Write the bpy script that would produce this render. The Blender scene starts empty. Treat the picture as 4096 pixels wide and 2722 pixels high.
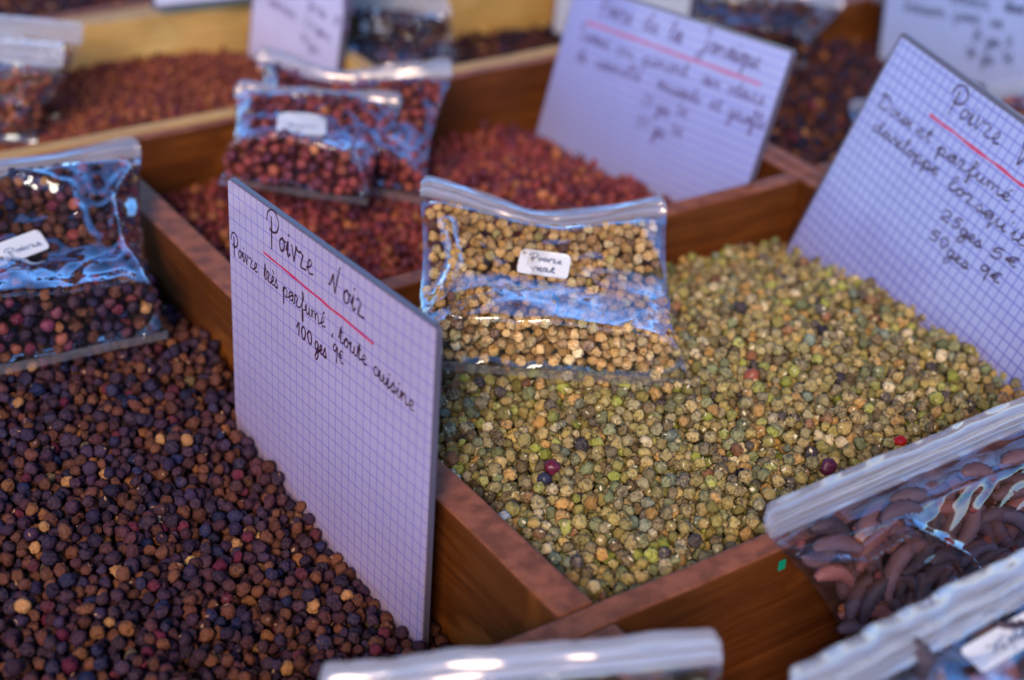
import bpy, bmesh, math, random
import numpy as np
from mathutils import Vector, Matrix, Euler, noise
random.seed(7); rng = np.random.default_rng(7)
scene = bpy.context.scene
C = scene.collection

# ------------------------------------------------------------------ camera
H = 0.33                                  # camera height above the rims of the trays (metres); U = lengths given in camera heights
EUL = (1.04506211, -0.04156257, -0.58929615); FPX = 1575.4
cam = bpy.data.objects.new('camera', bpy.data.cameras.new('camera')); C.objects.link(cam)
cam.location = (0, 0, H); cam.rotation_euler = EUL
cam.data.sensor_width = 36; cam.data.lens = FPX/1024*36
cam.data.clip_start = 0.01; cam.data.clip_end = 500
cam.data.dof.use_dof = True; cam.data.dof.focus_distance = 1.80*H; cam.data.dof.aperture_fstop = 5.7
cam.data.dof.aperture_blades = 0
scene.camera = cam
# ------------------------------------------------------------------ sky and sun (open shade, soft light)
SUN_EL, SUN_AZ = math.radians(33), math.radians(222)
w = bpy.data.worlds.new('World'); scene.world = w; w.use_nodes = True
nt = w.node_tree; bg = nt.nodes['Background']
sky = nt.nodes.new('ShaderNodeTexSky'); sky.sky_type = 'NISHITA'; sky.sun_disc = False
sky.ozone_density = 9; sky.dust_density = .0; sky.sun_elevation = SUN_EL; sky.sun_rotation = SUN_AZ
nt.links.new(sky.outputs[0], bg.inputs[0]); bg.inputs[1].default_value = 0.13
sl = bpy.data.lights.new('sun', 'SUN'); sl.energy = 1.2; sl.angle = math.radians(18); sl.color = (1, .74, .50)
so = bpy.data.objects.new('sun', sl); C.objects.link(so)
sd = Vector((math.sin(SUN_AZ)*math.cos(SUN_EL), math.cos(SUN_AZ)*math.cos(SUN_EL), math.sin(SUN_EL)))
so.rotation_euler = sd.to_track_quat('Z', 'Y').to_euler(); so.location = (0, 0, 3)
scene.view_settings.view_transform = 'Standard'; scene.view_settings.look = 'None'
scene.view_settings.exposure = 1.56; scene.view_settings.gamma = 1

# ------------------------------------------------------------------ helpers
R = Euler(EUL).to_matrix()
def ray(x, y): return R @ Vector(((x-512)/FPX, -(y-340)/FPX, -1.0))
def pt(x, y, z):                          # pixel -> point at height z (in units of H)
    d = ray(x, y); return Vector((0, 0, H)) + d*((z*H-H)/d.z)
def pty(x, y, Y):
    d = ray(x, y); return Vector((0, 0, H)) + d*(Y*H/d.y)
def proj(p):
    v = R.transposed() @ (Vector(p)-Vector((0, 0, H))); return 512+FPX*v.x/-v.z, 340-FPX*v.y/-v.z, -v.z
def ptx(x, y, X):
    d = ray(x, y); return Vector((0, 0, H)) + d*(X*H/d.x)
def unproj_plane(px, py, O, N):
    d = ray(px, py); o = Vector((0, 0, H)); return o + d*((O-o).dot(N)/d.dot(N))
def link(name, me, mat=None, parent=None):
    if isinstance(me, bmesh.types.BMesh):
        m = bpy.data.meshes.new(name); me.to_mesh(m); me.free(); me = m
    o = bpy.data.objects.new(name, me); C.objects.link(o)
    if mat and not me.materials: me.materials.append(mat)
    if parent: o.parent = parent
    return o
def tag(o, label, cat, group=None, kind=None):
    if label: o['label'] = label
    if cat: o['category'] = cat
    if group: o['group'] = group
    if kind: o['kind'] = kind
    return o
def empty(name, loc, label, cat, group=None):
    o = bpy.data.objects.new(name, None); C.objects.link(o); o.location = loc; o.empty_display_size = .01
    return tag(o, label, cat, group)
def child(name, me, mat, root):           # mesh given in world coordinates
    o = link(name, me, mat); o.parent = root
    o.matrix_parent_inverse = Matrix.Translation(root.location).inverted(); return o
def smooth(o):
    for p in o.data.polygons: p.use_smooth = True
    return o
def mesh_from(name, vs, fs, uvs=None, sm=True):
    m = bpy.data.meshes.new(name); m.from_pydata([tuple(v) for v in vs], [], fs)
    if uvs is not None:
        l = m.uv_layers.new(name='UVMap')
        for lp in m.loops: l.data[lp.index].uv = uvs[lp.vertex_index]
    if sm: m.polygons.foreach_set('use_smooth', [True]*len(m.polygons))
    m.update(); return m

# ------------------------------------------------------------------ materials
def newmat(name):
    m = bpy.data.materials.new(name); m.use_nodes = True
    return m, m.node_tree, m.node_tree.nodes['Principled BSDF']
def N(nt, t, **k):
    n = nt.nodes.new(t)
    for a, b in k.items(): setattr(n, a, b)
    return n
def ramp(nt, stops, interp='LINEAR'):
    r = nt.nodes.new('ShaderNodeValToRGB'); r.color_ramp.interpolation = interp
    e = r.color_ramp.elements
    while len(e) > 1: e.remove(e[-1])
    e[0].position = stops[0][0]; e[0].color = (*stops[0][1], 1)
    for p, c in stops[1:]:
        x = e.new(p); x.color = (*c, 1)
    return r
def mixc(nt, fac, a, b, mode='MIX'):
    m = nt.nodes.new('ShaderNodeMix'); m.data_type = 'RGBA'; m.blend_type = mode
    for i, v in ((0, fac), (6, a), (7, b)):
        if hasattr(v, 'is_output'): nt.links.new(v, m.inputs[i])
        elif i == 0: m.inputs[0].default_value = v
        else: m.inputs[i].default_value = (*v, 1)
    return m.outputs[2]
def math_(nt, op, a, b=0.):
    m = nt.nodes.new('ShaderNodeMath'); m.operation = op
    for i, v in ((0, a), (1, b)):
        if hasattr(v, 'is_output'): nt.links.new(v, m.inputs[i])
        else: m.inputs[i].default_value = v
    return m.outputs[0]

def grain_mat(name, stops, patch, patch_amt, pale, pale_amt, rough, scale=2.2, spec=.35, bump=.35):
    m, nt, b = newmat(name)
    oi = N(nt, 'ShaderNodeObjectInfo'); tc = N(nt, 'ShaderNodeTexCoord')
    r = ramp(nt, stops, 'CONSTANT'); nt.links.new(oi.outputs['Random'], r.inputs[0])
    add = N(nt, 'ShaderNodeVectorMath', operation='MULTIPLY_ADD')
    comb = N(nt, 'ShaderNodeCombineXYZ')
    nt.links.new(oi.outputs['Random'], comb.inputs[0]); nt.links.new(oi.outputs['Random'], comb.inputs[1])
    nt.links.new(comb.outputs[0], add.inputs[0]); add.inputs[1].default_value = (57, 91, 13)
    nt.links.new(tc.outputs['Object'], add.inputs[2])
    n1 = N(nt, 'ShaderNodeTexNoise'); n1.inputs['Scale'].default_value = scale; n1.inputs['Detail'].default_value = 3
    nt.links.new(add.outputs[0], n1.inputs['Vector'])
    p1 = N(nt, 'ShaderNodeMapRange'); p1.inputs[1].default_value = .52; p1.inputs[2].default_value = .62
    p1.inputs[4].default_value = patch_amt
    nt.links.new(n1.outputs[0], p1.inputs[0])
    n2 = N(nt, 'ShaderNodeTexNoise'); n2.inputs['Scale'].default_value = scale*2.1; n2.inputs['Detail'].default_value = 4
    n2.inputs['Distortion'].default_value = 1.2
    nt.links.new(add.outputs[0], n2.inputs['Vector'])
    p2 = N(nt, 'ShaderNodeMapRange'); p2.inputs[1].default_value = .56; p2.inputs[2].default_value = .66
    p2.inputs[4].default_value = pale_amt
    nt.links.new(n2.outputs[0], p2.inputs[0])
    rnd = math_(nt, 'FRACT', math_(nt, 'MULTIPLY', oi.outputs['Random'], 37.7))
    rnd2 = math_(nt, 'FRACT', math_(nt, 'MULTIPLY', oi.outputs['Random'], 91.3))
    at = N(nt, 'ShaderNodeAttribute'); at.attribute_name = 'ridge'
    val = N(nt, 'ShaderNodeHueSaturation'); nt.links.new(r.outputs[0], val.inputs['Color'])
    nt.links.new(math_(nt, 'ADD', math_(nt, 'MULTIPLY', rnd2, .7), .65), val.inputs['Value'])
    c = mixc(nt, math_(nt, 'MULTIPLY', p1.outputs[0], rnd), val.outputs[0], patch)
    c = mixc(nt, math_(nt, 'MULTIPLY', p2.outputs[0], rnd2), c, pale)
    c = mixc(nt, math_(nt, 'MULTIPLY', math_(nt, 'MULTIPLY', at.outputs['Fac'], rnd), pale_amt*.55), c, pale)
    nt.links.new(c, b.inputs['Base Color']); b.inputs['Roughness'].default_value = rough
    b.inputs['Specular IOR Level'].default_value = spec
    bp = N(nt, 'ShaderNodeBump'); bp.inputs['Strength'].default_value = bump; bp.inputs['Distance'].default_value = .0006
    nt.links.new(n2.outputs[0], bp.inputs['Height']); nt.links.new(bp.outputs[0], b.inputs['Normal'])
    return m
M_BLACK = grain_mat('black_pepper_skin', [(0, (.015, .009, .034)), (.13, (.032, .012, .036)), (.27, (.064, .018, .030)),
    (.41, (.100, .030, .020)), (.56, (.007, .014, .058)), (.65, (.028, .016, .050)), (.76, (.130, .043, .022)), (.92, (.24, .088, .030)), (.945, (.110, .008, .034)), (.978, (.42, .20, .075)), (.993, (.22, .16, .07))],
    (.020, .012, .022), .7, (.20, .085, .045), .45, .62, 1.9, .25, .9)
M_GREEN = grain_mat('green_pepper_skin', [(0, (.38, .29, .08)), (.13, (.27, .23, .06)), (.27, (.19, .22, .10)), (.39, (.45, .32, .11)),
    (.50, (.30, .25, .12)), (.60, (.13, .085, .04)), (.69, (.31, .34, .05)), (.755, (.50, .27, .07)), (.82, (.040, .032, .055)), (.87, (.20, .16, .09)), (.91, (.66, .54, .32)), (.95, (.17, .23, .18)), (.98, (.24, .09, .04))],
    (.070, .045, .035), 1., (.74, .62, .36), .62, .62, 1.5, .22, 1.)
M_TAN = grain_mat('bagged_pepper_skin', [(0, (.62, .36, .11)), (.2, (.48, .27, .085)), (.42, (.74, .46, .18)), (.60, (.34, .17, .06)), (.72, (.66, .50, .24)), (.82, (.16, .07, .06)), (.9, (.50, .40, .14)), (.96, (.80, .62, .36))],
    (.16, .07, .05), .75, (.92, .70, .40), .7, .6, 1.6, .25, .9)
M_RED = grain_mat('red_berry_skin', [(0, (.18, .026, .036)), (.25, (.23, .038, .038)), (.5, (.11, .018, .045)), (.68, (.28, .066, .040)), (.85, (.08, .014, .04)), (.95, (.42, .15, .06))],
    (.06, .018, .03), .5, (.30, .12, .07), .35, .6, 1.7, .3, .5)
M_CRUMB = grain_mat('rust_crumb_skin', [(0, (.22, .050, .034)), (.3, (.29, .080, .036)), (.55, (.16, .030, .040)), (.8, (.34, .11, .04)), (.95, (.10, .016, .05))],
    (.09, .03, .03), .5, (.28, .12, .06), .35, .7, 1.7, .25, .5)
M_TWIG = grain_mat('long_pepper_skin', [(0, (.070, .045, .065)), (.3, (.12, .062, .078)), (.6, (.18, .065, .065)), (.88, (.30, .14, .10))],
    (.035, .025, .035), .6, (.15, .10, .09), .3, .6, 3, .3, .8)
def one_colour(name, col, rough=.45):
    m, nt, b = newmat(name)
    n = N(nt, 'ShaderNodeTexNoise'); n.inputs['Scale'].default_value = 3; n.inputs['Detail'].default_value = 4
    tc = N(nt, 'ShaderNodeTexCoord'); nt.links.new(tc.outputs['Object'], n.inputs['Vector'])
    nt.links.new(mixc(nt, n.outputs[0], tuple(x*.7 for x in col), tuple(min(1, x*1.3) for x in col)), b.inputs['Base Color'])
    b.inputs['Roughness'].default_value = rough; return m

def wood_mat(name, dark, mid, light, axis, worn_skylit, rough=.42, spec=.22):
    m, nt, b = newmat(name)
    tc = N(nt, 'ShaderNodeTexCoord'); mp = N(nt, 'ShaderNodeMapping')
    s = {'x': (16, 260, 260), 'y': (260, 16, 260)}[axis]; mp.inputs['Scale'].default_value = s
    nt.links.new(tc.outputs['Object'], mp.inputs[0])
    n = N(nt, 'ShaderNodeTexNoise'); n.inputs['Scale'].default_value = 1; n.inputs['Detail'].default_value = 5; n.inputs['Distortion'].default_value = .6
    nt.links.new(mp.outputs[0], n.inputs['Vector'])
    r = ramp(nt, [(.25, dark), (.5, mid), (.72, light)]); nt.links.new(n.outputs[0], r.inputs[0])
    n2 = N(nt, 'ShaderNodeTexNoise'); n2.inputs['Scale'].default_value = 28; n2.inputs['Detail'].default_value = 5
    nt.links.new(tc.outputs['Object'], n2.inputs['Vector'])
    mr = N(nt, 'ShaderNodeMapRange'); mr.inputs[1].default_value = .35; mr.inputs[2].default_value = .7
    nt.links.new(n2.outputs[0], mr.inputs[0])
    c = mixc(nt, math_(nt, 'MULTIPLY', mr.outputs[0], .55), r.outputs[0], tuple(.5*x for x in mid))
    # rubbed rims: pale scuffed grain, sharp-edged blotches; pinkish sky sheen painted onto upward faces
    g = N(nt, 'ShaderNodeTexNoise'); g.inputs['Scale'].default_value = 120; g.inputs['Detail'].default_value = 5
    nt.links.new(tc.outputs['Object'], g.inputs['Vector'])
    geo = N(nt, 'ShaderNodeNewGeometry'); sx = N(nt, 'ShaderNodeSeparateXYZ'); nt.links.new(geo.outputs['True Normal'], sx.inputs[0])
    up = N(nt, 'ShaderNodeMapRange'); up.inputs[1].default_value = .5; up.inputs[2].default_value = .9; nt.links.new(sx.outputs[2], up.inputs[0])
    gr = N(nt, 'ShaderNodeMapRange'); gr.inputs[1].default_value = .4; gr.inputs[2].default_value = .6; gr.inputs[3].default_value = .35; nt.links.new(g.outputs[0], gr.inputs[0])
    c = mixc(nt, math_(nt, 'MULTIPLY', math_(nt, 'MULTIPLY', up.outputs[0], gr.outputs[0]), .9), c, worn_skylit)
    pz = N(nt, 'ShaderNodeTexNoise'); pz.inputs['Scale'].default_value = 22; pz.inputs['Detail'].default_value = 4; pz.inputs['Distortion'].default_value = .8
    mp2 = N(nt, 'ShaderNodeMapping'); mp2.inputs['Scale'].default_value = (.35, 1, 1) if axis == 'x' else (1, .35, 1)
    nt.links.new(tc.outputs['Object'], mp2.inputs[0]); nt.links.new(mp2.outputs[0], pz.inputs['Vector'])
    pr_ = N(nt, 'ShaderNodeMapRange'); pr_.inputs[1].default_value = .56; pr_.inputs[2].default_value = .64; nt.links.new(pz.outputs[0], pr_.inputs[0])
    c = mixc(nt, math_(nt, 'MULTIPLY', pr_.outputs[0], .15 if rough > .45 else .7), c, tuple(min(.8, 1.5*x) for x in light))
    nt.links.new(c, b.inputs['Base Color'])
    rr = N(nt, 'ShaderNodeMapRange'); rr.inputs[3].default_value = rough; rr.inputs[4].default_value = rough+.3
    nt.links.new(g.outputs[0], rr.inputs[0]); nt.links.new(rr.outputs[0], b.inputs['Roughness'])
    b.inputs['Specular IOR Level'].default_value = spec
    bp = N(nt, 'ShaderNodeBump'); bp.inputs['Strength'].default_value = .35; bp.inputs['Distance'].default_value = .0005
    nt.links.new(n.outputs[0], bp.inputs['Height']); nt.links.new(bp.outputs[0], b.inputs['Normal'])
    return m
WX = wood_mat('varnished_wood_x', (.075, .018, .003), (.120, .032, .005), (.180, .055, .009), 'x', (.36, .115, .055))
WY = wood_mat('varnished_wood_y', (.075, .018, .003), (.120, .032, .005), (.180, .055, .009), 'y', (.36, .115, .055))
GX = wood_mat('pale_wood_x', (.50, .26, .06), (.66, .40, .12), (.74, .50, .20), 'x', (.50, .30, .13), .5)
GY = wood_mat('pale_wood_y', (.50, .26, .06), (.66, .40, .12), (.74, .50, .20), 'y', (.50, .30, .13), .5)

def film_mat(name, milky=.04, rough=.03, gloss=1.0, tint=(.97, .97, .98), sheen=(.72, .86, 1)):  # default sheen puts extra sky blue into the film's reflections
    m = bpy.data.materials.new(name); m.use_nodes = True; nt = m.node_tree
    for n in list(nt.nodes): nt.nodes.remove(n)
    out = N(nt, 'ShaderNodeOutputMaterial')
    tr = N(nt, 'ShaderNodeBsdfTransparent'); tr.inputs[0].default_value = (*tint, 1)
    gl = N(nt, 'ShaderNodeBsdfGlossy'); gl.inputs['Roughness'].default_value = rough; gl.inputs['Color'].default_value = (*sheen, 1)
    df = N(nt, 'ShaderNodeBsdfDiffuse'); df.inputs[0].default_value = (.62, .60, .68, 1)
    tl = N(nt, 'ShaderNodeBsdfTranslucent'); tl.inputs[0].default_value = (.75, .75, .8, 1)
    lw = N(nt, 'ShaderNodeLayerWeight'); lw.inputs['Blend'].default_value = .5
    tc = N(nt, 'ShaderNodeTexCoord')
    n1 = N(nt, 'ShaderNodeTexNoise'); n1.inputs['Scale'].default_value = 30; n1.inputs['Detail'].default_value = 2; n1.inputs['Distortion'].default_value = .8
    nt.links.new(tc.outputs['Object'], n1.inputs['Vector'])
    bp = N(nt, 'ShaderNodeBump'); bp.inputs['Strength'].default_value = .12; bp.inputs['Distance'].default_value = .002
    nt.links.new(n1.outputs[0], bp.inputs['Height'])
    nt.links.new(bp.outputs[0], gl.inputs['Normal']); nt.links.new(bp.outputs[0], lw.inputs['Normal'])
    a = N(nt, 'ShaderNodeMixShader'); a.inputs[0].default_value = .5
    nt.links.new(df.outputs[0], a.inputs[1]); nt.links.new(tl.outputs[0], a.inputs[2])
    bmx = N(nt, 'ShaderNodeMixShader'); bmx.inputs[0].default_value = milky
    nt.links.new(tr.outputs[0], bmx.inputs[1]); nt.links.new(a.outputs[0], bmx.inputs[2])
    c = N(nt, 'ShaderNodeMixShader')
    f5 = math_(nt, 'POWER', lw.outputs['Facing'], 1.8)       # Fresnel of a thin film, the same from both sides
    nt.links.new(math_(nt, 'ADD', math_(nt, 'MULTIPLY', f5, .95), .04*gloss), c.inputs[0]); nt.links.new(bmx.outputs[0], c.inputs[1]); nt.links.new(gl.outputs[0], c.inputs[2])
    nt.links.new(c.outputs[0], out.inputs[0]); return m
M_FILM = film_mat('clear_bag_film', .012, .015, 1.)
M_ZIP = film_mat('milky_zip_plastic', .42, .14, 1.8, sheen=(1, .90, .88))
M_SEAM = film_mat('heat_seal_film', .22, .12, 1.3)

def paper_mat(name, col, line, ink_w, cell, squares=True, major=0):
    m, nt, b = newmat(name)
    uv = N(nt, 'ShaderNodeUVMap'); s = N(nt, 'ShaderNodeSeparateXYZ'); nt.links.new(uv.outputs[0], s.inputs[0])
    def lines(o, c):
        f = math_(nt, 'FRACT', math_(nt, 'DIVIDE', o, c)); d = math_(nt, 'ABSOLUTE', math_(nt, 'SUBTRACT', f, .5))
        return math_(nt, 'GREATER_THAN', d, .5-ink_w/c/2)
    l = lines(s.outputs[1], cell[1])
    if squares: l = math_(nt, 'MAXIMUM', l, lines(s.outputs[0], cell[0]))
    n = N(nt, 'ShaderNodeTexNoise'); n.inputs['Scale'].default_value = 26; n.inputs['Detail'].default_value = 7
    tc = N(nt, 'ShaderNodeTexCoord'); nt.links.new(tc.outputs['Object'], n.inputs['Vector'])
    base = mixc(nt, n.outputs[0], tuple(x*.84 for x in col), tuple(x*1.08 for x in col))
    nt.links.new(mixc(nt, math_(nt, 'MULTIPLY', l, .8), base, line), b.inputs['Base Color'])
    b.inputs['Roughness'].default_value = .6
    b.inputs['Coat Weight'].default_value = .8; b.inputs['Coat Roughness'].default_value = .12
    return m
def flat_mat(name, col, rough=.5):
    m, nt, b = newmat(name); b.inputs['Base Color'].default_value = (*col, 1); b.inputs['Roughness'].default_value = rough
    return m
M_INK = flat_mat('dark_plum_ink', (.045, .008, .03), .4)
M_INKP = flat_mat('faded_plum_ink', (.14, .09, .22), .4)
M_INKB = flat_mat('blue_grey_ink', (.10, .12, .22), .4)
M_REDINK = flat_mat('red_felt_ink', (.55, .01, .07), .4)
M_PINKINK = flat_mat('faded_red_ink', (.50, .16, .34), .4)
M_LABEL = flat_mat('label_paper', (.82, .82, .84), .45)
m, nt_, b_ = newmat('acrylic_plate'); M_PLATE = m
b_.inputs['Base Color'].default_value = (.20, .17, .25, 1); b_.inputs['Roughness'].default_value = .38
b_.inputs['Transmission Weight'].default_value = .55; b_.inputs['IOR'].default_value = 1.45

# ------------------------------------------------------------------ setting: the table under the trays
def box_bm(x0, x1, y0, y1, z0, z1, bevel=0, cuts=0, jit=0):
    bm = bmesh.new(); bmesh.ops.create_cube(bm, size=1)
    for v in bm.verts:
        v.co = Vector(((x0+x1)/2+v.co.x*(x1-x0), (y0+y1)/2+v.co.y*(y1-y0), (z0+z1)/2+v.co.z*(z1-z0)))
    if bevel: bmesh.ops.bevel(bm, geom=list(bm.edges), offset=bevel, segments=2, affect='EDGES', profile=.6)
    if cuts:
        ax = 0 if x1-x0 > y1-y0 else 1
        L = [e for e in bm.edges if abs((e.verts[0].co-e.verts[1].co)[ax]) > .5*max(x1-x0, y1-y0)]
        bmesh.ops.subdivide_edges(bm, edges=L, cuts=cuts, use_grid_fill=True)
        for v in bm.verts:
            v.co += Vector([noise.noise(v.co*28+Vector((i*7, 0, 0))) for i in range(3)])*jit
    return bm
tb = link('table_top', box_bm(-.6, 1.6, -.3, 1.8, -.14, -.092), flat_mat('table_cloth', (.05, .04, .05), .8)); tb['kind'] = 'structure'

# the stall's cloth awning overhead (out of the picture; it shades the stall and shows dark in the film of the bags)
def awning():
    vs, fs = [], []; nx, ny = 24, 16
    for j in range(ny+1):
        for i in range(nx+1):
            a, b = i/nx, j/ny; x = -1.9+3.6*a; y = -.60+1.95*b
            vs.append(Vector((x*math.cos(.59)+y*math.sin(.59), -x*math.sin(.59)+y*math.cos(.59), 1.25-.12*math.sin(math.pi*b)+.02*math.sin(a*20))))
    for j in range(ny):
        for i in range(nx): q = j*(nx+1)+i; fs.append((q, q+1, q+nx+2, q+nx+1))
    o = link('stall_awning', mesh_from('stall_awning', vs, fs), flat_mat('awning_cloth', (.10, .07, .07), .9))
    tag(o, 'cloth awning stretched over the spice stall, seen only in reflections', 'awning')
awning()

# ------------------------------------------------------------------ wooden trays
ZB = -.088
def tray(label, planks, bottom, mats, pos):
    t = empty('spice_tray', pos, label, 'wooden tray', 'wooden spice trays set side by side on the stall')
    for (name, x0, x1, y0, y1) in planks:
        ax = 0 if x1-x0 > y1-y0 else 1
        child(name, box_bm(x0*H, x1*H, y0*H, y1*H, ZB+.004, 0, .0013, 24, .0006), mats[ax], t)
    x0, x1, y0, y1 = bottom
    child('bottom_board', box_bm(x0*H, x1*H, y0*H, y1*H, ZB, ZB+.0038), mats[0], t)
    return t
# front tray: pepper boxes either side of the long divider, front row with the bags
tray('varnished brown tray holding black, green and red pepper boxes', [
    ('front_plank', -.30, 1.664, .20, .235),
    ('divider', .733, .777, .9420, 2.2275), ('divider', .734, .776, .236, .9075),
    ('divider', -.30, 1.664, .9085, .9410),
    ('divider', .7775, 1.664, 1.602, 1.6345),
    ('back_plank', -.30, 1.664, 2.2285, 2.2530),
    ('side_plank', -.335, -.301, .20, 2.2530),
    ('side_plank', 1.665, 1.690, .20, 2.2530)], (-.335, 1.69, .20, 2.253), (WX, WY), (.2, .2, ZB))
tray('golden wood tray at the back, left part heaped with rusty brown grains', [
    ('front_plank', -.30, 2.03, 2.2545, 2.2860),
    ('back_plank', -.30, 2.03, 2.775, 2.835),
    ('side_plank', -.335, -.301, 2.2545, 2.835), ('side_plank', 2.0305, 2.065, 2.2545, 2.835),
    ('divider', 1.294, 1.325, 2.2870, 2.7745)], (-.335, 2.065, 2.2545, 2.835), (GX, GY), (.2, .8, ZB))
tray('brown tray on the right with dark peppercorns behind the upright price cards', [
    ('side_plank', 1.692, 1.722, .20, 2.2530), ('divider', 1.7225, 2.43, 1.602, 1.6345),
    ('back_plank', 1.7225, 2.43, 2.2190, 2.2530), ('side_plank', 2.4305, 2.465, .20, 2.2530),
    ('front_plank', 1.7225, 2.43, .20, .235)], (1.692, 2.465, .20, 2.253), (WX, WY), (.65, .3, ZB))
tray('brown tray at the far right corner behind the blue price card', [
    ('front_plank', 2.068, 3.30, 2.2545, 2.286), ('side_plank', 2.068, 2.10, 2.2865, 2.83), ('back_plank', 2.1005, 3.30, 2.80, 2.835)],
    (2.068, 3.30, 2.2545, 2.835), (WX, WY), (.9, .8, ZB))
tray('far tray of dark peppercorns behind the golden back plank', [
    ('front_plank', -.30, 2.8, 2.838, 2.87), ('back_plank', -.30, 2.8, 3.6, 3.635)], (-.30, 2.8, 2.838, 3.635), (WX, WY), (.2, 1., ZB))
tray('plain tray on the right edge in front of the blue price card', [
    ('back_plank', 2.468, 3.3, 2.219, 2.253), ('divider', 2.468, 3.3, 1.602, 1.634)], (2.468, 3.3, .6, 2.253), (WX, WY), (.95, .6, ZB))

# ------------------------------------------------------------------ grain meshes
def ico(sub):
    bm = bmesh.new(); bmesh.ops.create_icosphere(bm, subdivisions=sub, radius=1); return bm
def grain_mesh(name, kind, seed, mat, sub=3):
    bm = ico(sub); rs = random.Random(seed); off = Vector([rs.uniform(-50, 50) for _ in range(3)])
    sq = Vector((rs.uniform(.88, 1.10), rs.uniform(.88, 1.08), rs.uniform(.78, 1)))
    dent = [(Vector([rs.gauss(0, 1) for _ in range(3)]).normalized(), rs.uniform(.35, .8)) for _ in range({'black': 3, 'green': 5, 'red': 2, 'smooth': 0}[kind])]
    his = []
    for v in bm.verts:
        hi = .5
        d = v.co.normalized(); p = d+off
        low = noise.noise(p*1.1)*.10
        if kind == 'smooth': r = 1+low*.3+noise.noise(p*5)*.015
        else:
            q = p+Vector((noise.noise(p*1.7), noise.noise(p*1.7+Vector((9, 0, 0))), noise.noise(p*1.7+Vector((0, 9, 0)))))*.5
            rid = 1-abs(noise.noise(q*2.3))*2.2
            rid2 = 1-abs(noise.noise(q*4.6))*2.2
            a = {'black': (.25, .15), 'green': (.27, .20), 'red': (.15, .09)}[kind]
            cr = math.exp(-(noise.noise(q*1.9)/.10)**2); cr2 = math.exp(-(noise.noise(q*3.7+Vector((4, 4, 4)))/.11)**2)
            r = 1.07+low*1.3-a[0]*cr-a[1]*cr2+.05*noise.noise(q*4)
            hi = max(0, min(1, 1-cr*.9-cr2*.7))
            if kind == 'green':
                r += .07*max(0, noise.noise(q*6.5))*2
        for dv, da in dent:
            t = max(0, d.dot(dv)-.72)/.28; r -= da*t*t*.55
        v.co = Vector((d.x*sq.x, d.y*sq.y, d.z*sq.z))*r; his.append(hi)
    m = bpy.data.meshes.new(name); bm.to_mesh(m); bm.free()
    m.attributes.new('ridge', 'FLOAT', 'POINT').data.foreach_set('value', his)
    m.polygons.foreach_set('use_smooth', [True]*len(m.polygons)); m.materials.append(mat); return m
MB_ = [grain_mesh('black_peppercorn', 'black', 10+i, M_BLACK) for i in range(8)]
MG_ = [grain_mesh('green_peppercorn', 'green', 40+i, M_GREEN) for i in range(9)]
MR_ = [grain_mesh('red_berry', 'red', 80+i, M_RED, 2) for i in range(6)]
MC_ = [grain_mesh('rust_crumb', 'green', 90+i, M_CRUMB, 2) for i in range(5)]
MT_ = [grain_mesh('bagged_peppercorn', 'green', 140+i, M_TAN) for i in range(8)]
MS_ = [grain_mesh('smooth_peppercorn', 'smooth', 120+i, M_GREEN) for i in range(2)]

# ------------------------------------------------------------------ grain heaps: drop and roll
def deposit(n, x0, x1, y0, y1, floor, rfun, blocked=None, iters=4):
    cell = .0065; G = {}; out = []
    def sup(x, y, r):
        z = floor(x, y)+r; cx, cy = int(x//cell), int(y//cell)
        for i in (cx-1, cx, cx+1):
            for j in (cy-1, cy, cy+1):
                for (a, b, c, s) in G.get((i, j), ()):
                    d2 = (x-a)**2+(y-b)**2; R2 = (r+s)*.94; R2 *= R2
                    if d2 < R2:
                        h = c+math.sqrt(R2-d2)
                        if h > z: z = h
        return z
    for k in range(n):
        r = rfun(); x = random.uniform(x0+r, x1-r); y = random.uniform(y0+r, y1-r)
        if blocked and blocked(x, y, r): continue
        z = sup(x, y, r); st = r*.9
        for it in range(iters):
            best = (z, x, y)
            a0 = random.uniform(0, 1.05)
            for q in range(6):
                X = x+math.cos(a0+q*1.047)*st; Y = y+math.sin(a0+q*1.047)*st
                if X < x0+r or X > x1-r or Y < y0+r or Y > y1-r or (blocked and blocked(X, Y, r)): continue
                Z = sup(X, Y, r)
                if Z < best[0]-.0001: best = (Z, X, Y)
            if best[1] == x and best[2] == y: st *= .5
            z, x, y = best
        G.setdefault((int(x//cell), int(y//cell)), []).append((x, y, z, r)); out.append((x, y, z, r))
    return out, sup

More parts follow.
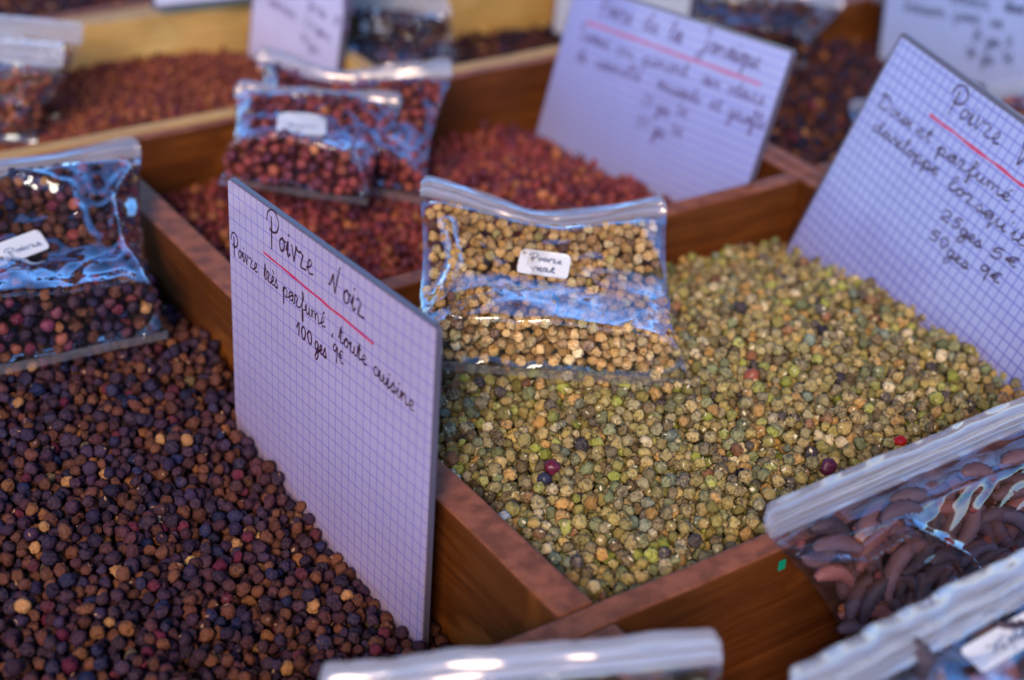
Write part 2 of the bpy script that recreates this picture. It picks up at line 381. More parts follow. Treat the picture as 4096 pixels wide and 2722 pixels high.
def stuff_cloud(name, pts, sources, label, cat, parent=None):
    me = bpy.data.meshes.new(name); me.from_pydata([p[:3] for p in pts], [], [])
    a = me.attributes.new('rot', 'FLOAT_VECTOR', 'POINT'); a.data.foreach_set('vector', rng.uniform(0, 6.283, len(pts)*3).astype('f'))
    a = me.attributes.new('siz', 'FLOAT', 'POINT'); a.data.foreach_set('value', np.array([p[3] for p in pts], 'f'))
    a = me.attributes.new('pick', 'INT', 'POINT'); a.data.foreach_set('value', rng.integers(0, len(sources), len(pts)).astype('i'))
    o = bpy.data.objects.new(name, me); C.objects.link(o); tag(o, label, cat, kind='stuff')
    ng = bpy.data.node_groups.new(name+'_scatter', 'GeometryNodeTree')
    ng.interface.new_socket('Geometry', in_out='INPUT', socket_type='NodeSocketGeometry')
    ng.interface.new_socket('Geometry', in_out='OUTPUT', socket_type='NodeSocketGeometry')
    gi = ng.nodes.new('NodeGroupInput'); go = ng.nodes.new('NodeGroupOutput')
    jg = ng.nodes.new('GeometryNodeJoinGeometry')
    for s in reversed(sources):
        oi = ng.nodes.new('GeometryNodeObjectInfo'); oi.inputs['Object'].default_value = s; oi.inputs['As Instance'].default_value = False
        oi.transform_space = 'ORIGINAL'
        g2 = ng.nodes.new('GeometryNodeGeometryToInstance'); ng.links.new(oi.outputs['Geometry'], g2.inputs[0])
        ng.links.new(g2.outputs[0], jg.inputs[0])
    ip = ng.nodes.new('GeometryNodeInstanceOnPoints'); ip.inputs['Pick Instance'].default_value = True
    def at(n, t):
        x = ng.nodes.new('GeometryNodeInputNamedAttribute'); x.data_type = t; x.inputs['Name'].default_value = n; return x.outputs[0]
    ng.links.new(gi.outputs[0], ip.inputs['Points']); ng.links.new(jg.outputs[0], ip.inputs['Instance'])
    ng.links.new(at('pick', 'INT'), ip.inputs['Instance Index'])
    e2r = ng.nodes.new('FunctionNodeEulerToRotation'); ng.links.new(at('rot', 'FLOAT_VECTOR'), e2r.inputs[0])
    ng.links.new(e2r.outputs[0], ip.inputs['Rotation'])
    ng.links.new(at('siz', 'FLOAT'), ip.inputs['Scale'])
    ng.links.new(ip.outputs[0], go.inputs[0])
    md = o.modifiers.new('scatter', 'NODES'); md.node_group = ng
    return o
def heap(pts, meshes, name, label, group, cat, stuff_name, stuff_label, n_ind=300):
    cell = .0065; G = {}
    for p in pts: G.setdefault((int(p[0]//cell), int(p[1]//cell)), []).append(p)
    cand = []
    for i, p in enumerate(pts):
        u, v, d = proj(p[:3])
        if not (5 < u < 1019 and 5 < v < 675): continue
        top = True; cx, cy = int(p[0]//cell), int(p[1]//cell)
        for a in (cx-1, cx, cx+1):
            for b in (cy-1, cy, cy+1):
                for q in G.get((a, b), ()):
                    if q is not p and q[2] > p[2]+p[3]*.35 and (q[0]-p[0])**2+(q[1]-p[1])**2 < (1.1*(p[3]+q[3]))**2: top = False
        if top: cand.append((p[3]/d, i))
    cand.sort(reverse=True); sel = set(i for _, i in cand[:n_ind]); src = []
    for k, i in enumerate(sorted(sel)):
        p = pts[i]; o = link(name, meshes[k % len(meshes)])
        o.location = p[:3]; o.scale = (p[3],)*3; o.rotation_euler = [random.uniform(0, 6.283) for _ in range(3)]
        tag(o, label, cat, group)
        if k < len(meshes): src.append(o)
    rest = [p for i, p in enumerate(pts) if i not in sel]
    stuff_cloud(stuff_name, rest, src, stuff_label, cat+'s')
    return src

def lerp(a, b, t): return a+(b-a)*max(0, min(1, t))
def bumpy(x, y, amp=.010, s=9): return amp*H*noise.noise(Vector((x*s/H*.33, y*s/H*.33, 3.3)))
D2 = .0052*1.7                     # depth below the wanted surface where dropping starts

# positions of the card in the black pepper box (needed so that grains keep off it)
W1 = .45*H
_d = -(R @ Vector(((-775-512)/FPX, -(-545-340)/FPX, -1.0))).normalized()
def sheet_blocked(cards):
    def f(x, y, r):
        for (px, py, qx, qy, th) in cards:
            ex, ey = qx-px, qy-py; L = math.hypot(ex, ey); ex /= L; ey /= L
            s = (x-px)*ex+(y-py)*ey; n = (x-px)*ey-(y-py)*ex
            if -r < s < L+r and abs(n) < th/2+r*.9: return True
        return False
    return f

# black pepper box
S1TL, S1TR = None, None
def card_pts(C4, scale):
    r = [ray(*q) for q in C4]
    A = Matrix((r[0], -r[1], r[2])).transposed()
    d = A.inverted() @ r[3]
    P = [r[0]*d[0], r[1]*d[1], r[2]*d[2], r[3]]
    k = scale/(P[1]-P[0]).length
    return [Vector((0, 0, H))+q*k for q in P]
S1 = card_pts([(228, 177), (437, 328), (423, 648), (237.5, 462)], W1)
def zb(x, y):                      # black heap surface
    X, Y = x/H, y/H
    base = lerp(-.168, -.122, (Y-1.05)/.6)
    base += .05*max(0, 1-abs(X-.733)/.0001) if False else 0
    base += .035*lerp(0, 1, (.66-X)/.35)
    base += lerp(0, .028, (Y-1.3)/.3)*max(0, 1-abs(X-.60)/.22)
    return base*H+bumpy(x, y, .012)
pb, _ = deposit(10800, .05*H, .732*H, .942*H, 2.22*H, lambda x, y: zb(x, y)-D2, lambda: random.choice((.0020, .0024, .0025, .0026, .0030)),
    sheet_blocked([(S1[0].x, S1[0].y, S1[1].x, S1[1].y, .0035)]))
src_b = heap(pb, MB_, 'black_peppercorn', 'wrinkled black peppercorn loose in the left box', 'black peppercorns heaped in the left box', 'peppercorn',
     'black_peppercorns', 'deep heap of wrinkled black and brown peppercorns filling the left box')
# green pepper box
def zg(x, y):
    X, Y = x/H, y/H
    base = -.048+.026*max(0, 1-((X-1.2)/.42)**2-((Y-1.25)/.3)**2)
    base = lerp(base, -.075, (Y-1.40)/.18)-lerp(0, .03, (X-1.42)/.2)*lerp(0, 1, (Y-1.3)/.2)
    return base*H+bumpy(x, y, .012)
pg, _ = deposit(7600, .777*H, 1.664*H, .942*H, 1.601*H, lambda x, y: zg(x, y)-D2, lambda: random.choice((.0019, .0023, .0025, .0027, .0029)))
src_g = heap(pg, MG_, 'green_peppercorn', 'shrivelled olive green peppercorn loose in the middle box', 'green peppercorns heaped in the middle box', 'peppercorn',
     'green_peppercorns', 'wide heap of shrivelled olive and tan green peppercorns in the middle box')
# red berry box
def zr(x, y):
    X, Y = x/H, y/H
    base = -.118+.05*max(0, 1-((X-1.33)/.30)**2-((Y-1.78)/.3)**2)-lerp(0, .03, (X-1.45)/.15)
    return base*H+bumpy(x, y, .014)
pr, _ = deposit(5800, .777*H, 1.664*H, 1.635*H, 2.228*H, lambda x, y: zr(x, y)-D2, lambda: random.choice((.0024, .0027, .0030)), iters=3)
src_r = heap(pr, MR_, 'red_berry', 'dull red brown berry loose behind the green pepper box', 'red brown berries heaped behind the green pepper', 'berry',
     'red_berries', 'blurred heap of dull red brown berries in the box behind the green pepper')
def zc(x, y):
    X, Y = x/H, y/H
    return (-.128+.060*max(0, 1-((X-1.0)/.40)**2-((Y-2.55)/.35)**2)+lerp(.055, 0, (Y-2.29)/.25))*H+bumpy(x, y, .012)
pc, _ = deposit(10500, .25*H, 1.293*H, 2.287*H, 2.774*H, lambda x, y: zc(x, y)-.006, lambda: random.choice((.0015, .0017, .0020)), iters=2)
src_c = heap(pc, MC_, 'rust_crumb', 'coarse rusty brown spice grain in the back left box', 'rusty brown spice grains in the back left box', 'spice grain',
     'rust_crumbs', 'blurred mound of coarse rusty brown spice grains in the back left box')
def dark_heap(n, x0, x1, y0, y1, z, name, label):
    p, _ = deposit(n, x0*H, x1*H, y0*H, y1*H, lambda x, y: z*H-.005+bumpy(x, y), lambda: random.choice((.0026, .0029)), iters=2)
    return stuff_cloud(name, p, src_b, label, 'peppercorns')
dark_heap(1800, 1.3255, 2.03, 2.287, 2.774, -.165, 'dark_peppercorns', 'dark peppercorns in the box behind the clear bags, under the golden plank')
dark_heap(2300, 1.7225, 2.43, 1.635, 2.218, -.095, 'dark_peppercorns', 'near black peppercorns in the right box between the two big price cards')
dark_heap(2600, .2, 1.7, 2.87, 3.35, -.06, 'dark_peppercorns', 'dark peppercorns in the farthest tray at the top left corner')
dark_heap(900, 2.10, 3.0, 2.287, 2.62, -.10, 'dark_peppercorns', 'dark reddish peppercorns in the far right corner box')
dark_heap(700, 1.7225, 2.43, 1.2, 1.601, -.16, 'dark_peppercorns', 'dark peppercorns hidden low behind the squared paper card')

def flakes(name, pts, n, col, label, cat, size=.0022):
    vs, fs = [], []; m_, nt, b = newmat(name+'_skin'); oi = N(nt, 'ShaderNodeNewGeometry')
    r = ramp(nt, [(0, col[0]), (.5, col[1]), (1, col[2])]); nt.links.new(oi.outputs['Random Per Island'], r.inputs[0]); nt.links.new(r.outputs[0], b.inputs['Base Color']); b.inputs['Roughness'].default_value = .6
    for p in random.sample(pts, n):
        d = Vector((random.uniform(-1, .6), random.uniform(-1, .3), random.uniform(.3, 1))).normalized()
        c = Vector(p[:3])+d*(p[3]*.98); X = d.orthogonal().normalized(); X = (Matrix.Rotation(random.uniform(0, 6.28), 3, d) @ X); Y = d.cross(X)
        L = size*random.uniform(.35, 1); W_ = L*random.uniform(.3, .8); cu = random.uniform(.1, .7); b0 = len(vs)
        for i in range(5):
            for j in (-1, 0, 1):
                a = (i/4-.5)*2; ww = W_*(1-abs(a)**2*.8)*random.uniform(.7, 1.15)
                vs.append(c+X*(a*L*.5)+Y*(j*ww*.5)+d*(cu*L*(a*a)*.5+.0001-abs(j)*.1*L))
        for i in range(4):
            for j in range(2): a = b0+i*3+j; fs.append((a, a+1, a+4, a+3))
    o = link(name, mesh_from(name, vs, fs), m_); tag(o, label, cat, kind='stuff')
hi_g = [p for p in pg if p[2] > zg(p[0], p[1])-.002]
flakes('husk_flakes', hi_g, min(1500, len(hi_g)-1), ((.62, .52, .28), (.80, .72, .48), (.40, .36, .12)), 'papery pale husk flakes scattered through the green pepper', 'husk flakes')
hi_b = [p for p in pb if p[2] > zb(p[0], p[1])-.002]
flakes('stem_crumbs', hi_b, min(700, len(hi_b)-1), ((.20, .08, .03), (.42, .24, .12), (.08, .03, .03)), 'broken skins and stem crumbs among the black pepper', 'crumbs')

# odd single grains that catch the eye, set on top of the heaps
def odd(px, py, z, r, col, label, rough=.45, mesh='smooth', name='peppercorn'):
    p = pt(px, py, z); mm = one_colour(name+'_skin', col, rough)
    me = grain_mesh(name, 'red' if mesh == 'smooth' else mesh, int(px*7+py), mm)
    o = link(name, me); o.location = p; o.scale = (r, r, r*.95); o.rotation_euler = (random.random()*6, random.random()*6, 0)
    tag(o, label, 'peppercorn')
odd(552, 467, -.022, .0034, (.13, .014, .035), 'large burgundy red peppercorn on top of the green pepper, centre', .4)
odd(544, 479, -.030, .0031, (.035, .035, .065), 'round blue black peppercorn touching the large burgundy one')
odd(752, 377, -.018, .0037, (.32, .085, .045), 'large round terracotta peppercorn right of the green pepper bag corner')
odd(709, 344, -.022, .0031, (.50, .42, .05), 'bright yellow peppercorn behind the green pepper bag corner')
odd(900, 441, -.018, .0026, (.45, .010, .012), 'bright red peppercorn beside the zip of the right front bag', .25)
odd(828, 467, -.022, .0035, (.10, .012, .04), 'dark burgundy peppercorn near the zip of the right front bag', .45)
odd(164, 518, -.122, .0032, (.70, .60, .42), 'cream white peppercorn alone among the black pepper', .5, 'black')
odd(191, 563, -.128, .0028, (.55, .36, .14), 'golden tan peppercorn on the black pepper below the cream one', .5, 'black')
odd(503, 520, -.03, .0032, (.66, .64, .60), 'chalky white broken peppercorn by the divider in the green pepper', .6, 'green')
odd(290, 602, -.15, .0036, (.22, .17, .08), 'large olive brown peppercorn low in the black pepper near the card', .5, 'black')
odd(257, 540, -.14, .0036, (.48, .26, .11), 'large tan peppercorn in the middle of the black pepper', .5, 'black')

# ------------------------------------------------------------------ handwriting: small stroke alphabet (x, y in x-heights)
F = {
 'B': (1.3, [[(.3, 1.9), (.25, 0)], [(0, 1.6), (.6, 2.0), (1.0, 1.6), (.4, 1.05), (1.1, .8), (.9, .1), (.2, .05)]]),
 'P': (1.5, [[(.55, 1.9), (.6, .9), (.62, -.5)], [(0, 1.3), (.15, 2.1), (.8, 2.45), (1.4, 1.9), (1.25, 1.1), (.6, .75), (.35, .95)]]),
 'N': (1.7, [[(0, .3), (.25, .35), (.5, 1.2), (.6, .9), (.8, 0), (.95, .6), (1.15, 1.9), (1.3, 2.1)]]),
 'V': (1.2, [[(0, 1.9), (.15, 1.2), (.4, 0), (.6, .8), (.85, 1.9), (1.1, 2.1)]]),
 'D': (1.5, [[(.4, 1.9), (.3, .9), (.25, .1), (.5, -.1), (1.1, .3), (1.3, 1.1), (1.0, 1.8), (.3, 2.0), (0, 1.6)]]),
 'J': (1.1, [[(.2, 1.9), (.9, 2.1), (.75, 1.2), (.6, -.4), (.2, -1.0), (-.1, -.6), (.5, 0), (1.1, .3)]]),
 'S': (1.1, [[(.95, 1.8), (.5, 2.1), (.2, 1.6), (.6, 1.1), (.85, .5), (.5, 0), (.1, .2)]]),
 'a': (1.05, [[(.75, .9), (.35, 1.0), (.1, .5), (.3, .05), (.65, .3), (.78, .95), (.75, .3), (.85, .03), (1.05, .2)]]),
 'b': (.95, [[(0, .2), (.4, 1.4), (.35, 2.0), (.2, 1.6), (.2, .2), (.5, 0), (.75, .5), (.6, .9), (.95, .8)]]),
 'c': (.8, [[(.7, .8), (.4, 1.0), (.12, .5), (.35, .03), (.8, .25)]]),
 'd': (1.1, [[(.75, .9), (.35, 1.0), (.1, .5), (.3, .05), (.65, .3), (.85, 2.0), (.8, .3), (.9, .03), (1.1, .2)]]),
 'e': (.8, [[(0, .25), (.45, .55), (.55, .9), (.35, 1.05), (.15, .6), (.3, .05), (.8, .2)]]),
 'f': (.8, [[(0, .2), (.45, 1.3), (.5, 1.9), (.3, 2.0), (.28, .8), (.25, -.9), (.4, -1.1), (.45, -.3), (.35, .1), (.8, .25)]]),
 'g': (.95, [[(.72, .9), (.35, 1.0), (.1, .5), (.3, .1), (.65, .4), (.75, .95), (.7, -.4), (.4, -1.0), (.15, -.7), (.5, -.1), (.95, .25)]]),
 'i': (.55, [[(0, .3), (.2, .95), (.22, .95), (.2, .2), (.32, .0), (.55, .3)], [(.22, 1.42), (.38, 1.60)]]),
 'j': (.5, [[(.2, .95), (.2, -.6), (0, -.9), (.1, -.3), (.5, .2)]]),
 'l': (.6, [[(0, .2), (.4, 1.3), (.38, 2.0), (.2, 1.6), (.18, .3), (.32, .02), (.6, .2)]]),
 'm': (1.45, [[(0, .8), (.15, .95), (.17, .03), (.25, .7), (.48, 1.0), (.58, .5), (.6, .03), (.7, .7), (.95, 1.0), (1.08, .5), (1.12, .1), (1.25, .03), (1.45, .2)]]),
 'n': (1.0, [[(0, .8), (.15, .95), (.17, .03), (.25, .7), (.5, 1.0), (.65, .5), (.68, .1), (.8, .03), (1.0, .2)]]),
 'o': (.9, [[(.45, 1.0), (.12, .6), (.25, .05), (.55, .1), (.68, .6), (.45, 1.0), (.6, .8), (.9, .85)]]),
 'p': (1.0, [[(0, .3), (.2, .95), (.2, 0), (.18, -1.0), (.2, .5), (.45, 1.0), (.72, .7), (.6, .1), (.35, .05), (.6, .0), (1.0, .2)]]),
 'q': (1.0, [[(.7, .9), (.35, 1.0), (.1, .5), (.3, .05), (.65, .4), (.75, .95), (.72, -1.0), (.85, -.2), (1.0, .2)]]),
 'r': (.95, [[(0, .9), (.1, 1.02), (.2, 1.1), (.42, .95), (.5, .9), (.36, .45), (.28, .08), (.34, .02), (.65, .02), (.95, .12)]]),
 's': (.75, [[(0, .2), (.35, 1.05), (.4, .8), (.6, .35), (.4, .02), (.15, .1), (.75, .2)]]),
 't': (.65, [[(0, .2), (.3, 1.75), (.25, .3), (.38, .03), (.65, .2)], [(.02, 1.15), (.55, 1.2)]]),
 'u': (1.0, [[(0, .6), (.14, .95), (.15, .95), (.15, .3), (.3, .03), (.55, .3), (.65, .95), (.65, .25), (.8, .03), (1.0, .2)]]),
 'v': (1.0, [[(.05, .9), (.15, 1.0), (.27, .45), (.40, 0), (.42, 0), (.54, .5), (.68, 1.1), (.68, 1.1), (.8, .98), (1.0, .95)]]),
 'x': (.8, [[(0, .9), (.2, .9), (.55, .05), (.8, .15)], [(.65, .95), (.1, .03)]]),
 'y': (.9, [[(0, .9), (.2, .3), (.5, .4), (.65, .95), (.6, -.6), (.3, -1.0), (.5, -.2), (.9, .2)]]),
 '0': (1.0, [[(.5, 1.45), (.15, .9), (.3, .05), (.65, .1), (.8, .9), (.5, 1.45)]]),
 '1': (.7, [[(0, .7), (.4, 1.5), (.38, 0)]]),
 '2': (1.0, [[(.1, 1.1), (.4, 1.5), (.75, 1.1), (.4, .4), (.1, .03), (.85, .1)]]),
 '3': (.9, [[(.1, 1.4), (.6, 1.4), (.3, .8), (.7, .5), (.4, 0), (.05, .1)]]),
 '5': (.95, [[(.8, 1.5), (.3, 1.4), (.2, .85), (.6, .9), (.7, .4), (.4, 0), (.05, .1)]]),
 '9': (.9, [[(.7, 1.3), (.35, 1.5), (.12, 1.1), (.4, .7), (.72, 1.3), (.65, .3), (.55, -.5)]]),
 '7': (.9, [[(.1, 1.4), (.75, 1.4), (.4, 0)], [(.25, .7), (.7, .75)]]),
 'e_': (.9, [[(.8, 1.2), (.4, 1.2), (.2, .6), (.45, .0), (.8, .1)], [(0, .75), (.6, .8)], [(0, .45), (.55, .5)]]),
 ',': (.5, [[(.25, .15), (.1, -.35)]]),
 "'": (.35, [[(.2, 2.0), (.1, 1.5)]]),
 '-': (.4, [[(0, .2), (.4, .2)]]),
}
def glyph(ch):
    acc = None
    if ch == '\u00e9': ch, acc = 'e', [(.35, 1.35), (.65, 1.75)]
    elif ch == '\u00e8': ch, acc = 'e', [(.6, 1.35), (.3, 1.75)]
    elif ch == '\u00ef':
        w_, s_ = F['i']; return w_, [s_[0], [(.06, 1.45), (.14, 1.6)], [(.38, 1.45), (.46, 1.6)]]
    elif ch == '\u20ac': ch = 'e_'
    w_, s_ = F[ch]; return w_, s_+([acc] if acc else [])
def crom(P, n=6):
    if len(P) < 3: return P
    Q = [P[0]]+list(P)+[P[-1]]; out = []
    for i in range(1, len(Q)-2):
        for k in range(n):
            t = k/n; a, b, c, d = Q[i-1], Q[i], Q[i+1], Q[i+2]
            out.append(tuple(.5*((2*b[j])+(-a[j]+c[j])*t+(2*a[j]-5*b[j]+4*c[j]-d[j])*t*t+(-a[j]+3*b[j]-3*c[j]+d[j])*t**3) for j in (0, 1)))
    out.append(P[-1]); return out
def word_lines(word, rs, join=True):
    x = 0; L = []; cur = []
    for ch in word:
        w_, ss = glyph(ch)
        for k, s in enumerate(ss):
            q = [(x+a+rs.uniform(-.03, .03), b+rs.uniform(-.04, .04)) for a, b in s]
            if k == 0 and join and ch.islower() and cur: cur += q
            elif k == 0:
                if cur: L.append(cur)
                cur = q
            else: L.append(q)
        x += w_
        if ch.isupper() or ch.isdigit() or ch in ",'\u20ac":
            if cur: L.append(cur); cur = []
    if cur: L.append(cur)
    return x, [crom(l) for l in L]
def ribbon(vs, fs, pts3, nrm, wd):
    n0 = len(vs)
    for i, p in enumerate(pts3):
        a = pts3[max(0, i-1)]; b = pts3[min(len(pts3)-1, i+1)]; t = (b-a)
        if t.length < 1e-9: t = Vector((1, 0, 0))
        s = nrm.cross(t.normalized())*(wd*.5*(1+.55*noise.noise(p*170)))
        vs += [p-s, p+s]
    for i in range(len(pts3)-1): fs.append((n0+2*i, n0+2*i+1, n0+2*i+3, n0+2*i+2))

class Card:
    def __init__(s, TL, eh, ev, Wd, Hd, th=.0028):
        s.TL, s.eh, s.ev, s.W, s.Hh = TL, eh.normalized(), ev.normalized(), Wd, Hd
        n = s.eh.cross(s.ev).normalized()
        if n.dot(Vector((0, 0, H))-TL) < 0: n = -n
        s.n = n; s.th = th
    def P(s, a, b, off=0): return s.TL+s.eh*a+s.ev*b+s.n*off
    def px(s, x, y):
        p = unproj_plane(x, y, s.TL, s.n)-s.TL
        A = Matrix(((s.eh.dot(s.eh), s.eh.dot(s.ev)), (s.eh.dot(s.ev), s.ev.dot(s.ev)))); q = A.inverted() @ Vector((p.dot(s.eh), p.dot(s.ev)))
        return q
    def slab(s, name, mat, root, m, t0, t1, rad=.002, uv=False):
        a0, a1, b0, b1 = m, s.W-m, m, s.Hh-m; o = []
        for cx, cy, st in ((a1-rad, b0+rad, -90), (a1-rad, b1-rad, 0), (a0+rad, b1-rad, 90), (a0+rad, b0+rad, 180)):
            for k in range(5):
                t = math.radians(st+k*22.5); o.append((cx+rad*math.cos(t), cy+rad*math.sin(t)))
        n = len(o); vs = [s.P(a, b, t1) for a, b in o]+[s.P(a, b, t0) for a, b in o]
        fs = [tuple(range(n)), tuple(range(2*n-1, n-1, -1))]+[(i, n+i, n+(i+1) % n, (i+1) % n) for i in range(n)]
        me = mesh_from(name, vs, fs, [tuple(q) for q in o]*2, sm=False)
        bm = bmesh.new(); bm.from_mesh(me); bmesh.ops.recalc_face_normals(bm, faces=bm.faces); bm.to_mesh(me); bm.free()
        return child(name, me, mat, root)
    def write(s, root, items, xh, wd, mat, name='handwriting', seed=1):
        vs, fs = [], []; rs = random.Random(seed)
        for it in items:
            word, a, b = it[:3]; k = it[3] if len(it) > 3 else 1
            A, B = s.px(*a), s.px(*b); L, lines = word_lines(word, rs, k < 1.02); d = (B-A); dl = d.length/L; e = d.normalized(); up = Vector((e.y, -e.x))
            if up.y > 0: up = -up
            for l in lines:
                p3 = []
                for x, y in l:
                    q = A+e*(x*dl)+up*(y*xh*k); p3.append(s.P(q.x, q.y, s.top+.00006))
                ribbon(vs, fs, p3, s.n, wd)
        if vs: child(name, mesh_from(name, vs, fs, sm=False), mat, root)
    def build(s, label, pmat, cat='price card', margin=.0025, group='handwritten price cards standing in the boxes'):
        c = s.P(s.W/2, s.Hh, 0); root = empty('price_card', c, label, cat, group)
        s.slab('plastic_plate', M_PLATE, root, 0, -s.th, -.0001, .0025)
        s.slab('paper_sheet', pmat, root, margin, -.00005, .00045, .0015)
        s.top = .00045
        return root
    def underline(s, root, a, b, wd=.0011, mat=None):
        A, B = s.px(*a), s.px(*b); vs, fs = [], []
        ribbon(vs, fs, [s.P(*(A+(B-A)*t/30), s.top+.00008)+s.ev*(.0005*noise.noise(Vector((t*.25, A.x*90, 0)))) for t in range(31)], s.n, wd)
        child('underline', mesh_from('underline', vs, fs, sm=False), mat or M_REDINK, root)

PAPER = (.44, .34, .50); PLINE = (.09, .06, .42)
# card 1: front card
def c7(x, y): return ((900+x/1.742)/4, (800+y/1.742)/4)
eh = (S1[1]-S1[0]).normalized(); ev = (S1[3]-S1[0]).normalized()
k1 = Card(S1[0], eh, ev, W1, .50*H, .0023)
r1 = k1.build('front price card on squared paper, headed Poivre Noir, standing in the black pepper',
              paper_mat('squared_paper_front', PAPER, PLINE, .00035, (.0336*W1, .0376*W1)), margin=.0006)
cell = .0376*W1
k1.write(r1, [('Poivre', c7(300, 262), c7(622, 535), 1.03), ('Noir', c7(725, 603), c7(978, 832), 1.05)], cell*.98, .00080, M_INK, seed=3)
k1.write(r1, [('Poivre', c7(52, 350), c7(236, 512)), ('tr\u00e8s', c7(280, 540), c7(378, 625)), ('parfum\u00e9', c7(410, 655), c7(708, 896)), (',', c7(745, 925), c7(775, 950)),
    ('toute', c7(800, 975), c7(998, 1162)), ('cuisine', c7(1035, 1200), c7(1328, 1480)),
    ('100', c7(508, 930), c7(622, 1015)), ('ges', c7(632, 1035), c7(718, 1108)), ('9\u20ac', c7(760, 1085), c7(838, 1145))], cell*.68, .00072, M_INK, seed=5)
k1.underline(r1, c7(275, 358), c7(1045, 1000), .0010)

# card 2: right card, leaning on the side plank
def c2(x, y): return ((3140+x/1.0743)/4, (100+y/1.0743)/4)
eh = -(ray(-304, -835)).normalized()
nn = ray(902, 31).cross(ray(789, 242)); ev = nn.cross(eh).normalized()
if ev.z > 0: ev = -ev
A = ray(902, 31); B = ray(789, 242); Hc = .357*H
M2 = Matrix(((A.dot(A), -A.dot(B)), (-A.dot(B), B.dot(B)))); s_ = M2.inverted() @ Vector((-A.dot(ev), B.dot(ev)))
s2TL = Vector((0, 0, H))+A*(s_[0]*Hc)
k2 = Card(s2TL, eh, ev, .66*H, .40*H, .0028)
r2 = k2.build('squared price card at the right reading Poivre Vert, leaning in the green pepper',
              paper_mat('squared_paper_right', (.36, .37, .64), PLINE, .0006, (.0050, .0050)), margin=.0022)
k2.write(r2, [('Poivre', c2(690, 350), c2(915, 522), 1.03), ('Vert', c2(985, 585), c2(1150, 715), 1.03)], .0050, .0009, M_INK, seed=11)
k2.write(r2, [('Doux', c2(400, 345), c2(545, 450)), ('et', c2(560, 465), c2(630, 512)), ('parfum\u00e9', c2(652, 545), c2(965, 765)), (',', c2(975, 790), c2(1000, 815)),
    ('se', c2(1040, 840), c2(1110, 895)), ('developpe', c2(375, 450), c2(655, 650)), ("lorsqu'il", c2(700, 695), c2(1025, 955)), ('est', c2(1050, 970), c2(1130, 1040)),
    ('25', c2(668, 828), c2(755, 888)), ('ges', c2(748, 895), c2(842, 965)), ('5\u20ac', c2(878, 990), c2(1005, 1050)),
    ('50', c2(620, 915), c2(700, 970)), ('ges', c2(690, 985), c2(785, 1055)), ('9\u20ac', c2(828, 1070), c2(930, 1115))], .0032, .0008, M_INK, seed=12)
k2.underline(r2, c2(625, 385), c2(1150, 785), .0013)

# card 3: ruled card behind the centre wall
def c3(x, y): return ((2100+x/1.889)/4, (y/1.889)/4)
W3 = .552*H
eh = -(ray(-677, -423)).normalized(); ev = (ray(-436, 3734)).normalized()
A = ray(577, -19); B = ray(794, 51)
M3 = Matrix(((A.dot(A), -A.dot(B)), (-A.dot(B), B.dot(B)))); s_ = M3.inverted() @ Vector((-A.dot(eh), B.dot(eh)))
k3 = Card(Vector((0, 0, H))+A*(s_[0]*W3), eh, ev, W3, .36*H, .0028)
r3 = k3.build('ruled price card with red underlined heading, standing in the red berries',
              paper_mat('ruled_paper', (.37, .38, .70), (.24, .25, .66), .0009, (.005, .0052), False), margin=.0012)
k3.write(r3, [('Poivre', c3(555, 95), c3(805, 190)), ('de', c3(885, 215), c3(1008, 262)), ('la', c3(1085, 290), c3(1185, 332)), ('Jama\u00efque', c3(1320, 372), c3(1775, 530))], .0056, .0011, M_INKP, seed=21)
k3.write(r3, [('Saveur', c3(400, 292), c3(640, 378)), ('ou', c3(690, 405), c3(828, 448)), ('piment', c3(890, 482), c3(1235, 585)), ('aux', c3(1330, 625), c3(1475, 682)), ('odeurs', c3(1530, 705), c3(1805, 800)),
    ('de', c3(390, 450), c3(470, 482)), ('cannelle', c3(530, 505), c3(872, 622)), ('muscade', c3(1000, 668), c3(1325, 795)), ('et', c3(1390, 815), c3(1482, 855)), ('girofle', c3(1530, 880), c3(1812, 990)),
    ('25', c3(878, 785), c3(962, 815)), ('ges', c3(985, 845), c3(1088, 885)), ('3\u20ac', c3(1138, 862), c3(1225, 900)),
    ('50', c3(840, 945), c3(932, 978)), ('ges', c3(965, 1018), c3(1055, 1052)), ('5\u20ac', c3(1100, 1015), c3(1192, 1045))], .0042, .0009, M_INKP, seed=22)
k3.underline(r3, c3(470, 165), c3(1790, 640), .0020, M_PINKINK)
# card behind card 3
k3b = Card(pt(551.5, 33, -.12)+Vector((.05, .0, .98)).normalized()*.36*H, Vector((.03, -1, .02)), Vector((-.05, 0, -1)), .42*H, .36*H)
k3b.build('pale blue price card mostly hidden behind the ruled card', paper_mat('blue_paper_a', (.70, .74, .84), (.45, .5, .8), .0006, (.005, .005)))
# card 4: top left, leaning on the tray divider
bl = pt(246.7, 60, -.10)
ev4 = Vector((-.14, 0, -.99)).normalized()
k4 = Card(bl-ev4*.40*H, Vector((.05, -1, 0)), ev4, .33*H, .40*H)
r4 = k4.build('lilac price card at the top left behind the two red bags', paper_mat('lilac_paper', (.60, .54, .76), (.5, .5, .8), .0005, (.005, .005)))
def c4(x, y): return ((900+x/2.36)/4, y/2.36/4)
k4.write(r4, [('saveur', c4(420, 30), c4(680, 190)), ('forte', c4(790, 60), c4(960, 190)), ('50', c4(1100, 40), c4(1230, 150)), ('25', c4(745, 220), c4(850, 290)), ('ges', c4(860, 290), c4(1000, 400)), ('4\u20ac'.replace('4', '5'), c4(1020, 210), c4(1180, 300)),
    ('50', c4(720, 370), c4(800, 440)), ('ges', c4(800, 450), c4(890, 520))], .0032, .0010, M_INKP, seed=31)
